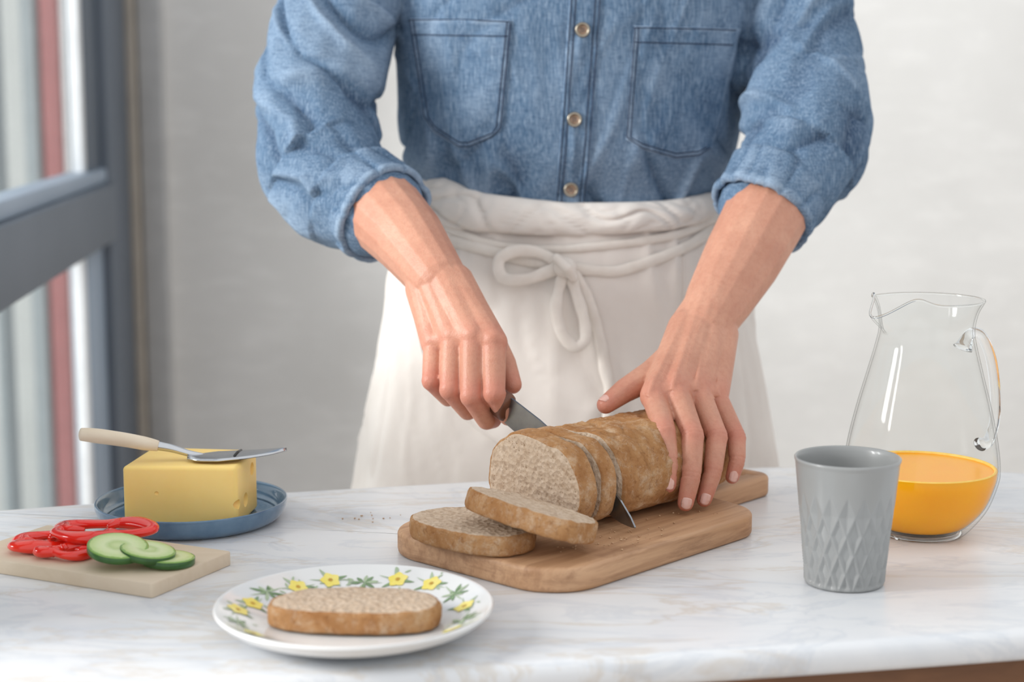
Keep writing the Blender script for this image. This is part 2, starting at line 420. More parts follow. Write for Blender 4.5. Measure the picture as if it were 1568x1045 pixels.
BL=simple('blue_glaze',(.075,.15,.245),.16,(.13,.22,.32),30,coat=.5)
BX,BY=-.284,1.468
bp=revolve('blue_plate',[(0,.001),(.066,.001),(.069,0),(.074,.0015),(.080,.006),(.0835,.014),(.0842,.0185),(.083,.0195),(.0812,.018),(.0785,.010),(.074,.0065),(.068,.0055),(0,.0055)],BL,(BX,BY,TZ))
# ---------------------------------------------------------------- cheese
CHE=simple('cheese',(.95,.675,.24),.5,(.93,.64,.21),30,bs=.15,bscale=60,spec=.3)
CHE.node_tree.nodes['Principled BSDF'].inputs['Subsurface Weight'].default_value=.3
CHE.node_tree.nodes['Principled BSDF'].inputs['Subsurface Radius'].default_value=(1,.65,.25)
CHE.node_tree.nodes['Principled BSDF'].inputs['Subsurface Scale'].default_value=.010
zc0=TZ+.0058; dyc=.020
chq=[(-.3335,1.400+dyc),(-.2350,1.398+dyc),(-.2285,1.468+dyc),(-.324,1.481+dyc)]
ch=prism('cheese_block',chq,zc0,zc0+.0535,CHE,None,.0035,4)
V=[];F=[]
for c,r in [((-.307,1.474,zc0+.058),.010),((-.240,1.425,zc0+.058),.008),((-.226,1.425,zc0+.018),.009),((-.2275,1.45,zc0+.040),.007),((-.248,1.388,zc0+.036),.0095),((-.2335,1.401,zc0+.020),.005),((-.303,1.3985,zc0+.030),.0022)]:
    ellip(V,F,(c[0]-.0015,c[1]+dyc,c[2]),(r,r,r*.85))
cut=mkobj('cut',V,F,CHE); fixn(cut)
md=ch.modifiers.new('bo','BOOLEAN'); md.operation='DIFFERENCE'; md.object=cut; md.solver='EXACT'; md.use_self=True; bake(ch); bpy.data.objects.remove(cut)
ch.data.polygons.foreach_set('use_smooth',[True]*len(ch.data.polygons))
try: ch.data.set_sharp_from_angle(angle=math.radians(35))
except Exception: pass
zt=zc0+.0535
sl=empty('cheese_slicer',(-.29,1.43+dyc,zt))
def dy(L): return [(x,y+dyc,z) for x,y,z in L]
hp=crv(dy([(-.372,1.410,zt+.026),(-.36,1.412,zt+.0245),(-.335,1.416,zt+.020),(-.315,1.419,zt+.0155),(-.306,1.42,zt+.0135)]),8)
hr=np.interp(np.linspace(0,1,len(hp)),[0,.04,.3,.7,1],[.0018,.0055,.0065,.006,.0045])
adopt(tubeobj('handle',hp,hr,HANDW,None,20),sl)
np_=crv(dy([(-.307,1.42,zt+.0138),(-.295,1.422,zt+.011),(-.28,1.424,zt+.006),(-.268,1.426,zt+.0035)]),6)
adopt(tubeobj('neck',np_,np.linspace(.0042,.0022,len(np_)),STEEL,None,14),sl)
ax=Vector((.985,.17,0)).normalized(); px_=Vector((-.17,.985,0))
bo=Vector((-.281,1.420+dyc,zt+.0022))
Vb=[];Fb=[]; N=24
for i in range(N):
    t=i/(N-1); s=t*.085
    hw=np.interp(t,[0,.08,.3,.6,.85,1],[.004,.013,.019,.016,.010,.002])
    for k,u in enumerate(np.linspace(-1,1,9)):
        q=bo+ax*s+px_*(u*hw)+Vector((0,0,.002*math.cos(u*1.5)+.004*t*t))
        Vb.append(tuple(q))
for i in range(N-1):
    for k in range(8):
        a=i*9+k; Fb.append((a,a+1,a+10,a+9))
b_=mkobj('blade',Vb,Fb,STEEL); md=b_.modifiers.new('s','SOLIDIFY'); md.thickness=.0012; bake(b_); adopt(b_,sl)
a0=bo+ax*.04-px_*.011; a1=bo+ax*.046+px_*.011
adopt(tubeobj('slot',[a0+Vector((0,0,.0035)),(a0+a1)/2+Vector((0,0,.0045)),a1+Vector((0,0,.0035))],.0012,simple('slot_dark',(.03,.03,.03),.5),None,8),sl)

# ---------------------------------------------------------------- small board + vegetables
Fc=Vector((-.270,1.232)); ul=Vector((-.898,.44)).normalized(); vl=Vector((-ul.y,ul.x))*-1
def loc2(o,a,b): return (o.x+ul.x*a+vl.x*b,o.y+ul.y*a+vl.y*b)
sb=prism('small_cutting_board',rpoly([loc2(Fc,0,0),loc2(Fc,.19,0),loc2(Fc,.19,.102),loc2(Fc,0,.102)],.003,4),TZ,TZ+.0115,PALE,None,.0012,2)
BZ=TZ+.0115
PEP=simple('red_pepper_skin',(.80,.012,.006),.16,(.86,.03,.012),25,coat=.5)
def pepper(name,c,rx,ry,rot,tilt,z,seed,th=.0048):
    rnd=random.Random(seed); ph=rnd.random()*6; e=empty(name,(c[0],c[1],z))
    P=[];R=[]
    for k in range(96):
        a=2*math.pi*k/96; m=1+.16*math.cos(3*a+ph)+.06*math.cos(5*a+1)
        x=rx*m*math.cos(a); y=ry*m*math.sin(a)
        X=x*math.cos(rot)-y*math.sin(rot); Y=x*math.sin(rot)+y*math.cos(rot)
        P.append((c[0]+X,c[1]+Y,z+.0052+tilt*(X)+.0012*math.sin(2*a)+abs(tilt)*rx)); R.append(th*(1+.22*math.sin(3*a+ph)))
    adopt(tubeobj('flesh',P,R,PEP,None,14,True,(.95,1.35)),e)
    ctr=Vector((c[0],c[1],z+.005+abs(tilt)*rx))
    for j in range(3):
        a=(math.pi-ph)/3+j*2.094; q0=Vector(P[int((a/6.283*96))%96]); q1=q0.lerp(ctr,.62)
        adopt(tubeobj('rib_%d'%(j+1),[q0,q0.lerp(q1,.5)+Vector((0,0,.001)),q1],[.0048,.0038,.0024],PEP,None,10),e)
    return e
pepper('red_pepper_slice',(-.379,1.333),.022,.018,.3,0,BZ,1)
pepper('red_pepper_slice.001',(-.335,1.340),.038,.022,-.15,.05,BZ+.006,2)
pepper('red_pepper_slice.002',(-.352,1.306),.019,.012,.1,0,BZ,5,.0042)
def cucmat():
    m,n,b=nt('cucumber_flesh'); b.inputs['Roughness'].default_value=.25
    at=n.nodes.new('ShaderNodeAttribute'); at.attribute_name='rad'
    v=coords(n); f=noise_n(n,v,220,3,.6)
    mixf=n.nodes.new('ShaderNodeMath'); mixf.operation='MULTIPLY_ADD'; mixf.inputs[1].default_value=.14; n.links.new(f,mixf.inputs[0]); n.links.new(at.outputs['Fac'],mixf.inputs[2])
    base=ramp(n,mixf.outputs[0],[(.12,(.62,.72,.36)),(.35,(.50,.63,.27)),(.55,(.70,.78,.45)),(.72,(.66,.76,.40)),(.97,(.50,.64,.25)),(1.0,(.22,.38,.08))])
    n.links.new(base,b.inputs['Base Color']); b.inputs['Subsurface Weight'].default_value=.15; b.inputs['Subsurface Scale'].default_value=.004
    bump(n,b,f,.2,.0006); return m
CUC=cucmat(); CSK=simple('cucumber_skin',(.02,.075,.015),.3,(.05,.15,.03),40,scale=(1,1,.2))
def cucumber(name,c,r,tx,ty,z):
    V=[];F=[];M_=[];R=[]
    n=48; prof=[(0,.0058),(.25,.0059),(.5,.0058),(.75,.006),(.93,.006),(1,.0054),(1.0,.0006),(.97,0),(.5,0),(0,0)]
    rt=Matrix.Rotation(ty,3,'Y')@Matrix.Rotation(tx,3,'X')
    for (q,h) in prof:
        for k in range(n):
            a=2*math.pi*k/n; w_=rt@Vector((max(q,.001)*r*math.cos(a),max(q,.001)*r*math.sin(a),h)); V.append(tuple(w_)); R.append(q if h>.003 else 1)
    for i in range(len(prof)-1):
        for k in range(n):
            F.append((i*n+k,i*n+(k+1)%n,(i+1)*n+(k+1)%n,(i+1)*n+k)); M_.append(1 if i in(5,6) else 0)
    mz=min(v[2] for v in V)
    V=[(c[0]+v[0],c[1]+v[1],z-mz+v[2]) for v in V]
    o=mkobj(name,V,F,[CUC,CSK],True,None,M_); attr(o,'rad',R); renorm(o)
    return o
cucumber('cucumber_slice',(-.268,1.284),.0205,-.02,.06,BZ)
cucumber('cucumber_slice.001',(-.284,1.283),.0215,.04,.16,BZ+.004)
cucumber('cucumber_slice.002',(-.307,1.283),.0235,.16,.13,BZ+.006)

# ---------------------------------------------------------------- main board
A=Vector((.68,.733)).normalized(); Bd=Vector((-A.y,A.x)); CC=Vector((.0555,1.393))
def bl(a,b): return (CC.x+A.x*a+Bd.x*b, CC.y+A.y*a+Bd.y*b)
cor=[bl(-.137,-.099),bl(.130,-.099),bl(.145,-.026),bl(.256,-.026),bl(.256,.026),bl(.145,.026),bl(.130,.103),bl(-.137,.103)]
ol=rpoly(cor,[.045,.035,.012,.018,.018,.012,.035,.045],8)
lol=[((p[0]-CC.x)*A.x+(p[1]-CC.y)*A.y,(p[0]-CC.x)*Bd.x+(p[1]-CC.y)*Bd.y) for p in ol]
mb=prism('wooden_cutting_board',lol,0,.020,BOARD,None,.004,4)
V,F=tube([(.231,0,-.01),(.231,0,.03)],.0075,20); cut=mkobj('cut',V,F,BOARD); fixn(cut)
md=mb.modifiers.new('bo','BOOLEAN'); md.operation='DIFFERENCE'; md.object=cut; md.solver='EXACT'; bake(mb); bpy.data.objects.remove(cut)
mb.location=(CC.x,CC.y,TZ); mb.rotation_euler=(0,0,math.atan2(A.y,A.x))
MZ=TZ+.020

# ---------------------------------------------------------------- bread
HW,HT=.0555,.0755
def sect(n=64,k=1.0,seed=0,jit=.0012):
    out=[]
    for i in range(n):
        a=2*math.pi*i/n; c,s=math.cos(a),math.sin(a)
        x=HW*math.copysign(abs(c)**.80,c); h=.031+( (HT-.031)*abs(s)**.90 if s>0 else -.031*abs(s)**.62*1.0)
        if s<0: x*=1-.10*abs(s)
        d=1+jit*34*noise.noise(Vector((c*2+seed,s*2,seed*1.7)))+.006*noise.noise(Vector((c*7+seed,s*7,seed)))
        out.append((x*d*k,max(h*d,0)))
    return out
def slice_mesh(name,th,seed,M4,mats):
    n=120; sc=sect(n,1,seed); V=[];F=[];FM=[]
    steps=[(.02,0),(.15,0),(.3,0),(.45,0),(.6,0),(.72,0),(.85,0),(.955,0),(.985,.0006),(1,.002),(1.006,th*.25),(1.008,th*.5),(1.006,th*.75),(1,th-.002),(.985,th-.0006),(.955,th),(.85,th),(.72,th),(.6,th),(.45,th),(.3,th),(.15,th),(.02,th)]
    for (k,y) in steps:
        for (x,h) in sc:
            zz=.035+(h-.035)*k
            j=.0008*noise.noise(Vector((x*160*k,zz*160,seed))) if k<.97 else .0006*noise.noise(Vector((x*200,h*200,seed+4)))
            k2=k*(1+.014*noise.noise(Vector((x*110,y*160,h*110+seed)))) if k>.97 else k
            V.append((x*k2,y+j,max(0,.035+(h-.035)*k2)))
    for i in range(len(steps)-1):
        for k in range(n):
            F.append((i*n+k,i*n+(k+1)%n,(i+1)*n+(k+1)%n,(i+1)*n+k)); FM.append(1 if (7<=i<=14) else 0)
    F.append(tuple(range(n))); FM.append(0); F.append(tuple((len(steps)-1)*n+k for k in range(n))); FM.append(0)
    o=mkobj(name,V,F,mats,True,None,FM)
    o.data.transform(M4.to_3x3().to_4x4()); renorm(o); o.data.update()
    o.location=M4.to_translation(); return o
LA=Vector((.72,.69,0)).normalized(); LP=Vector((LA.y,-LA.x,0)); LO=Vector((.020,1.370,MZ+.0008))
def fm(o,xc,yc,zc):
    m=Matrix.Identity(4)
    for i,c in enumerate((xc,yc,zc)):
        for r in range(3): m[r][i]=c[r]
    for r in range(3): m[r][3]=o[r]
    return m
Z=Vector((0,0,1))
loaf=empty('bread_loaf',tuple(LO))
def tiltm(s,t):
    y=(LA*math.cos(t)-Z*math.sin(t)); z=(Z*math.cos(t)+LA*math.sin(t)); return fm(LO+LA*s,LP,y,z)
s1=slice_mesh('cut_slice_1',.0195,3,tiltm(-.002,-.05),[CRUMB,CRUST]); s1.location.z+=.0008; s2=slice_mesh('cut_slice_2',.0170,3.3,tiltm(.0225,.01),[CRUMB,CRUST])
n=144; sc=sect(n,1,3.6); V=[];F=[];FM=[]; rings=[]
S0,S1=.0475,.238
for k in (.02,.4,.8,.965): rings.append((S0,k,'f'))
ssamp=list(np.linspace(S0+.001,S1,150))
for s in ssamp:
    t=(s-.15)/(S1-.15); k=1 if t<=0 else max(math.sqrt(max(1-t**2.4,0)),.02)
    rings.append((s,k,'b'))
for s,k,tp in rings:
    for j,(x,h) in enumerate(sc):
        hh=.028+(h-.028)*k if tp=='b' else .035+(h-.035)*k
        x2=x*k
        if tp=='b':
            up=max(0,min(1,(hh-.03)/.03))
            d=.0018*noise.noise(Vector((x*35,s*35,h*35)))+.0012*noise.noise(Vector((x*120,s*120,h*120)))+.0008*noise.noise(Vector((x*280,s*280,h*280)))
            cr=abs(noise.noise(Vector((x*38+3,s*38,h*38)))); d-=.0012*math.exp(-(cr/.05)**2)
            g=math.sin((s*1.0+x*.45)*2*math.pi/.060); d+=-.0018*up*max(0,g-.78)/.22
            L=math.hypot(x,h-.03)+1e-6; x2+=x/L*d; hh+=(h-.03)/L*d
        p=LO+LA*s+LP*x2+Z*max(hh,0); V.append(tuple(p-LO))
for i in range(len(rings)-1):
    for j in range(n):
        F.append((i*n+j,i*n+(j+1)%n,(i+1)*n+(j+1)%n,(i+1)*n+j)); FM.append(0 if rings[i+1][2]=='f' else 1)
F.append(tuple(range(n)));FM.append(0); F.append(tuple((len(rings)-1)*n+j for j in range(n)));FM.append(1)
body=mkobj('loaf_body',V,F,[CRUMB,CRUST],True,None,FM); renorm(body)
body.location=LO
for o in (s1,s2,body): o.parent=loaf; o.matrix_parent_inverse=Matrix.Translation(LO).inverted()
def flat(name,c,L,Sx,th,seed,kx=1,kz=1):
    N_=L.cross(Sx).normalized()
    if N_.z<0: N_=-N_
    return slice_mesh(name,th,seed,fm(Vector(c)-Sx*.036*kz,L*kx,N_,Sx*kz),[CRUMB,CRUST])
L1=Vector((.76,-.65,0)).normalized(); flat('bread_slice',(-.030,1.320,MZ+.0012),L1,Vector((-L1.y,L1.x,0)),.0160,5)
La=Vector((.78,-.61,-.12)).normalized(); Sa=Vector((.61,.78,-.24)); Sa=(Sa-La*Sa.dot(La)).normalized()
flat('bread_slice.001',(.014,1.294,MZ+.0206),La,Sa,.0165,6)
flat('bread_slice.002',(PX+.001,PY+.000,TZ+.0072),Vector((1,-.06,0)).normalized(),Vector((.06,1,0)).normalized(),.0155,9.4,1.08,.84)
def crumbset(name,pts):
    V=[];F=[]
    for (x,y,z,r) in pts:
        b0=len(V); bmn=bmesh.new(); bmesh.ops.create_icosphere(bmn,subdivisions=1,radius=r)
        for v in bmn.verts: v.co*=random.uniform(.6,1.2)
        for v in bmn.verts: V.append((x+v.co.x,y+v.co.y,z+r*.7+v.co.z*.7))
        for f in bmn.faces: F.append(tuple(b0+v.index for v in f.verts))
        bmn.free()
    return mkobj(name,V,F,CRUMBS,False)
pts=[]
for i in range(90):
    if random.random()<.7: x,y=.095+random.gauss(0,.020),1.325+random.gauss(0,.022)
    else: x,y=bl(random.uniform(-.11,.10),random.uniform(-.08,-.04))
    a=(x-CC.x)*A.x+(y-CC.y)*A.y; b=(x-CC.x)*Bd.x+(y-CC.y)*Bd.y
    if abs(a)<.12 and abs(b)<.09: pts.append((a,b,.020,random.uniform(.0004,.0012)))
o=crumbset('board_crumbs',pts); o.parent=mb
for nm,(x0,y0),sx,sy,nn_ in [('bread_crumbs',(-.125,1.47),.016,.014,12)]:
    crumbset(nm,[(x0+max(-1.6,min(1.6,random.gauss(0,1)))*sx,y0+max(-1.6,min(1.6,random.gauss(0,1)))*sy,TZ,random.uniform(.0004,.0012)) for i in range(nn_)])
# ---------------------------------------------------------------- bread knife
g0=LO+LA*.0437
kn=empty('bread_knife',(.05,1.40,.82))
def kp(p,z,t=0): return tuple(Vector((g0.x,g0.y,0))+LP*p+LA*t+Z*z)
top=[(-.086,.867),(-.04,.848),(.0,.828),(.035,.809),(.055,.794),(.066,.782),(.071,.7745)]
bot=[(-.086,.840),(-.04,.819),(.0,.799),(.035,.782),(.055,.775),(.066,.7735),(.071,.7735)]
V=[]
for (a,b) in zip(top,bot):
    V+= [kp(a[0],a[1],.0009),kp(a[0],a[1],-.0009),kp(b[0],b[1],-.0002),kp(b[0],b[1],.0002)]
F=[]
for i in range(len(top)-1):
    for k in range(4): F.append((i*4+k,i*4+(k+1)%4,(i+1)*4+(k+1)%4,(i+1)*4+k))
F+=[(0,1,2,3),(24,27,26,25)]
o=mkobj('blade',V,F,DSTEEL,False); fixn(o); adopt(o,kn)
hp=[kp(-.078,.852),kp(-.095,.858),kp(-.120,.867),kp(-.145,.876),kp(-.164,.882)]
hp=crv(hp,6); adopt(tubeobj('handle',hp,np.interp(np.linspace(0,1,len(hp)),[0,.05,.4,.9,1],[.008,.0120,.0105,.0105,.005]),KNIFW,None,16,False,(1.15,.8)),kn)

# ---------------------------------------------------------------- cup
CUPM=simple('grey_stoneware',(.345,.35,.345),.3,(.315,.32,.315),10,coat=.25)
profO=[(.0,.0015),(.024,.0015),(.027,0),(.030,.0008)]+[(.0312+ (t**1.1)*.0085, .003+t*.093) for t in np.linspace(0,1,90)]+[(.0404,.0975),(.0406,.0992),(.0398,.1),(.0386,.0992),(.0378,.096)]
profI=[(.0378-.0085*t-.0005, .095-.089*t) for t in np.linspace(0.02,1,20)]+[(.024,.0055),(0,.005)]
rings=[]; n=288; NC=18; RH=.030
def relief(a,z):
    best=0
    for off in (0,1):
        u=a*NC/(2*math.pi)+.5*off; v=(z-.000)/RH+.5*off
        cv=(math.floor(v)+.5-.5*off)*RH
        if cv>.062: continue
        fu=abs(2*(u-math.floor(u))-1); fv=abs(2*(v-math.floor(v))-1)
        best=max(best,(1-fu-fv)*(.55 if cv>.05 else 1))
    return best
for i,(r,z) in enumerate(profO+profI):
    ring=[]
    for k in range(n):
        a=2*math.pi*k/n; rr_=r
        if 4<=i<94:
            q=relief(a,z); rr_=r-.0040*q**.8*float(ss(.001,.005,z)) if q>0 else r
        ring.append((.2575+max(rr_,1e-5)*math.cos(a),1.275+max(rr_,1e-5)*math.sin(a),TZ+z))
    rings.append(ring)
V,F=loft(rings,True,False,False); o=mkobj('grey_cup',V,F,CUPM); fixn(o,3e-5)

# ---------------------------------------------------------------- jug
GLT=thinglass('jug_glass',(.990,.994,.992),.62,.014,.40)
GL,n_,b=nt('clear_glass'); b.inputs['Transmission Weight'].default_value=1; b.inputs['Roughness'].default_value=0; b.inputs['IOR'].default_value=1.45; b.inputs['Base Color'].default_value=(.99,.995,.99,1)
v=coords(n_); bump(n_,b,noise_n(n_,v,14,2),.06,.002)
JX,JY=.351,1.424
jug=empty('glass_jug',(JX,JY,TZ))
op=[(0,.003),(.026,.003),(.031,0),(.037,.001),(.046,.010),(.057,.026),(.0640,.046),(.0655,.058),(.063,.080),(.0565,.110),(.0485,.140),(.0420,.165),(.0400,.178),(.0425,.192),(.0475,.202)]
ip=[(.0462,.2025),(.0408,.192),(.0382,.178),(.0402,.165),(.0467,.140),(.0547,.110),(.0612,.080),(.0637,.058),(.062,.046),(.055,.027),(.044,.013),(.034,.006),(.02,.006),(0,.006)]
sa=math.atan2(-.52,-.85)
def jf(r,z,a):
    d=math.atan2(math.sin(a-sa),math.cos(a-sa)); k=ss(.165,.202,z)
    g=math.exp(-(d/.28)**2); g2=math.exp(-((abs(d)-.62)/.25)**2)
    r2=r*(1+k*(.30*g-.05*g2)); z2=z+float(k)*( -.011*g+.005*g2)
    return r2,z2
adopt(revolve('glass_body',op+ip,GLT,(JX,JY,TZ),128,5,None,jf),jug)
def rimp(a):
    r,z=jf(.0469,.2025,a); return (JX+r*math.cos(a),JY+r*math.sin(a),TZ+z)
adopt(tubeobj('rim',[rimp(2*math.pi*k/96) for k in range(96)],.0010,GL,None,8,True),jug)
adopt(tubeobj('foot_ring',[(JX+.034*math.cos(2*math.pi*k/96),JY+.034*math.sin(2*math.pi*k/96),TZ+.0022) for k in range(96)],.0020,GL,None,8,True),jug)
JU,n_,b=nt('orange_juice'); b.inputs['Roughness'].default_value=.3; b.inputs['Specular IOR Level'].default_value=.25
b.inputs['Subsurface Weight'].default_value=.2; b.inputs['Subsurface Radius'].default_value=(1,.45,.02); b.inputs['Subsurface Scale'].default_value=.012
v=coords(n_); n_.links.new(ramp(n_,noise_n(n_,v,30),[(.3,(1,.42,.0)),(.7,(1,.38,.0))]),b.inputs['Base Color'])
jp=[(0,.0066),(.02,.0066),(.0335,.0068),(.0435,.0135),(.0545,.0275),(.0614,.046),(.0630,.0565),(.0629,.0580),(.0612,.0570),(.05,.0567),(.02,.0566),(0,.0566)]
adopt(revolve('juice',jp,JU,(JX,JY,TZ),96,3),jug)
fo=revolve('foam_ring',[(.0629,.0575),(.0619,.0590),(.0600,.0578),(.0605,.0565),(.0629,.0570)],simple('juice_foam',(.98,.66,.15),.5,(.95,.58,.08),200),(JX,JY,TZ),96,2); adopt(fo,jug)
hd=Vector((.88,.47,0)).normalized()
def hpnt(r,z): return Vector((JX,JY,TZ))+hd*r+Z*z
hpts=crv([hpnt(.0415,.158),hpnt(.050,.170),hpnt(.062,.168),hpnt(.074,.148),hpnt(.081,.118),hpnt(.082,.092),hpnt(.076,.074),hpnt(.066,.071)],8)
adopt(tubeobj('handle',hpts,np.interp(np.linspace(0,1,len(hpts)),[0,.1,.8,1],[.0075,.0045,.0038,.006]),GL,None,16,False,(1.0,1.3)),jug)

# ================================================================= woman
wo=empty('woman',(.065,1.86,0))
cyT=1.865
def tab(xs,ys):
    gx=np.linspace(min(xs),max(xs),200); gy=np.interp(gx,xs,ys); k=np.ones(13)/13
    gp=np.pad(gy,6,mode='edge'); gy=np.convolve(gp,k,'valid'); return lambda x: float(np.interp(x,gx,gy))
ta=tab([.93,1.0,1.03,1.06,1.10,1.15,1.22,1.28,1.33,1.37,1.41],[.150,.158,.166,.178,.186,.190,.197,.196,.180,.12,.055])
tb=tab([.93,1.0,1.03,1.06,1.10,1.15,1.22,1.28,1.33,1.37,1.41],[.10,.106,.114,.130,.134,.135,.138,.13,.112,.085,.055])
tcx=tab([.93,1.05,1.22,1.41],[.060,.062,.070,.072])
def ering(cx,cy,a,b,z,n=96,e=2.5):
    out=[]
    for k in range(n):
        t=2*math.pi*k/n; c,s=math.cos(t),math.sin(t)
        out.append((cx+a*math.copysign(abs(c)**(2/e),c),cy+b*math.copysign(abs(s)**(2/e),s),z))
    return out
rings=[ering(tcx(z),cyT,ta(z),tb(z),z) for z in np.linspace(.93,1.41,60)]
V,F=loft(rings)
armR=[(-.075,1.87,1.335),(-.145,1.85,1.285),(-.184,1.81,1.205),(-.200,1.765,1.125),(-.195,1.725,1.065),(-.168,1.692,1.030),(-.133,1.660,1.012)]
rR=[.068,.066,.062,.065,.064,.055,.047]
armL=[(.215,1.87,1.335),(.275,1.85,1.285),(.305,1.805,1.205),(.300,1.765,1.130),(.299,1.722,1.075),(.276,1.698,1.040),(.250,1.672,1.014)]
rL=[.068,.063,.058,.063,.066,.058,.048]
chain(V,F,armR,rR); chain(V,F,armL,rL)
shirt=remesh('denim_shirt',V,F,.0027,10,DENIM)
P=getv(shirt); N=getn(shirt)
def armcoord(P,pts,rad):
    best=np.full(len(P),1e9); sv=np.zeros(len(P)); ang=np.zeros(len(P)); cum=0
    Q,fr=frames(pts); us=np.array([list(f[1]) for f in fr]); ws=np.array([list(f[2]) for f in fr])
    for i in range(len(pts)-1):
        a=np.array(pts[i]); b=np.array(pts[i+1]); d=b-a; L=np.linalg.norm(d); t=np.clip(((P-a)@d)/L**2,0,1)
        c=a+t[:,None]*d; rel=P-c; dist=np.linalg.norm(rel,axis=1)/(rad[i]+(rad[i+1]-rad[i])*t)
        m=dist<best; best[m]=dist[m]; sv[m]=(cum+t*L)[m]
        u=us[i]+(us[i+1]-us[i])*t[:,None]; w_=ws[i]+(ws[i+1]-ws[i])*t[:,None]
        ang[m]=np.arctan2((rel*w_).sum(1),(rel*u).sum(1))[m]; cum+=L
    return best,sv,ang,cum
dR,sR,aR,LR=armcoord(P,armR,rR); dL,sL,aL,LL=armcoord(P,armL,rL)
def sridge(x,wd=.30):
    x=min(abs(x)/wd,1.0); return math.sin(x*math.pi/2)**.8
def pleat(x,w_=.11):
    return math.exp(-(x/w_)**2)
disp=np.zeros(len(P))
for i in range(len(P)):
    x,y,z=P[i]; wR=1-ss(1.05,1.25,dR[i]); wL=1-ss(1.05,1.25,dL[i]); inT=((x-.066)/ta(min(max(z,.93),1.41)))**2<.75 and y>1.75
    if inT: wR*=.15; wL*=.15
    if wR>wL: s,a,w_,LLn,sd,am=sR[i],aR[i],wR,LR,0.,.95
    else: s,a,w_,LLn,sd,am=sL[i],aL[i],wL,LL,3.3,.90
    d=0
    if w_>.01:
        e=math.exp(-((s-LLn*.66)/.11)**2); ce=1-ss(LLn-.06,LLn-.01,s)*.6
        wp=noise.noise(Vector((x*5+sd,y*5,z*5)))
        sl_=.75*math.sin(a+sd*.7)
        n1=noise.noise(Vector((s*9+sl_+.7*wp,math.cos(a)*.28+sd,math.sin(a)*.28)))
        n2=noise.noise(Vector((x*8+sd,y*8,z*8+sd)))
        n3=noise.noise(Vector((s*16+1.4*sl_+1.0*wp,math.cos(a)*.38+sd+4,math.sin(a)*.38)))
        n4=noise.noise(Vector((s*14-1.2*sl_+.9*wp,math.cos(a)*.35+sd+8,math.sin(a)*.35+2)))
        msk=max(0,min(1,.6+1.6*n2))
        d+=w_*ce*am*((.006+.010*e)*(sridge(n1,.36)-.62)+.006*n2+(.0035+.0045*e)*msk*pleat(n3,.13)+(.0025+.0035*e)*(1-msk)*pleat(n4,.13)-.002)
    wt=1-max(wR,wL)
    if wt>.01:
        low=float(1-ss(1.03,1.12,z))
        sgn=.45 if x>.066 else -.45
        wp=noise.noise(Vector((x*6,1,z*6)))
        n1=noise.noise(Vector(((x+(z-1.1)*sgn)*15+wp,y*4,z*3.5+3))); n2=noise.noise(Vector((x*9+4,y*5,z*8))); n3=noise.noise(Vector(((x-(z-1.1)*sgn*.6)*30+wp,y*6,z*7)))
        d+=wt*((.0026+.0065*low)*(sridge(n1,.32)-.65)+.006*n2+(.0016+.0050*low)*pleat(n3,.13)-.0015)
    disp[i]=d
P2=P+N*disp[:,None]; setv(shirt,P2)
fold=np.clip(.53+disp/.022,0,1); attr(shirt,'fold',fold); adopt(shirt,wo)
BS=bvh(shirt)
def patch(name,topf,botf,lf,rf,off,nu=48,nv=56,mat=DENIM,B=BS):
    G=[]
    for j in range(nv+1):
        t=j/nv; row=[]
        for i in range(nu+1):
            u=i/nu; x=lf(t)*(1-u)+rf(t)*u; z=topf(u)*(1-t)+botf(u)*t
            row.append([x,front(B,x,z),z])
        G.append(row)
    Y=np.array([[g[1] for g in r] for r in G])
    for _ in range(2):
        Yp=np.pad(Y,1,mode='edge'); Ys=(Yp[:-2,1:-1]+Yp[2:,1:-1]+Yp[1:-1,:-2]+Yp[1:-1,2:])/4; Y=np.minimum(Y,Ys)*.5+Ys*.5
    V=[];F=[];fo=[]
    for j in range(nv+1):
        for i in range(nu+1):
            ed=min(i/nu,1-i/nu,j/nv,1-j/nv); o_=off if ed>0 else -.004; x,z=G[j][i][0],G[j][i][2]
            pk=noise.noise(Vector((x*130,0,z*130))); w1=noise.noise(Vector((x*30,5,z*22)))
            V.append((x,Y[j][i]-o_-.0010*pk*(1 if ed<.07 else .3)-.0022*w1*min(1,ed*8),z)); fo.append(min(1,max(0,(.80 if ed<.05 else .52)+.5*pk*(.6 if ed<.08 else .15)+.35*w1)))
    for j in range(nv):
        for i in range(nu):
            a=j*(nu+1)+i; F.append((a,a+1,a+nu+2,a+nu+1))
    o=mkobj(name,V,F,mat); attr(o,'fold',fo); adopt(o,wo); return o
def itp(xs,ys): return lambda t: float(np.interp(t,xs,ys))
p1=patch('pocket_right',itp([0,1],[1.202,1.198]),itp([0,.15,.45,.55,.85,1],[1.098,1.082,1.067,1.067,1.078,1.088]),itp([0,1],[-.108,-.093]),itp([0,1],[.001,-.010]),.0022)
p2=patch('pocket_left',itp([0,1],[1.193,1.191]),itp([0,.2,.55,.8,1],[1.077,1.066,1.056,1.058,1.066]),itp([0,1],[.121,.114]),itp([0,1],[.238,.210]),.0022)
pk=patch('placket',itp([0,1],[1.30,1.30]),itp([0,1],[1.005,1.005]),itp([0,1],[.061,.043]),itp([0,1],[.096,.077]),.0024,16,130)
BP=[BS,bvh(p1),bvh(p2),bvh(pk)]
def frontall(x,z):
    ys=[h[0].y for h in (b.ray_cast(Vector((x,1.2,z)),Vector((0,1,0))) for b in BP) if h[0] is not None]
    return min(ys) if ys else 1.75
SV=[];SF=[]
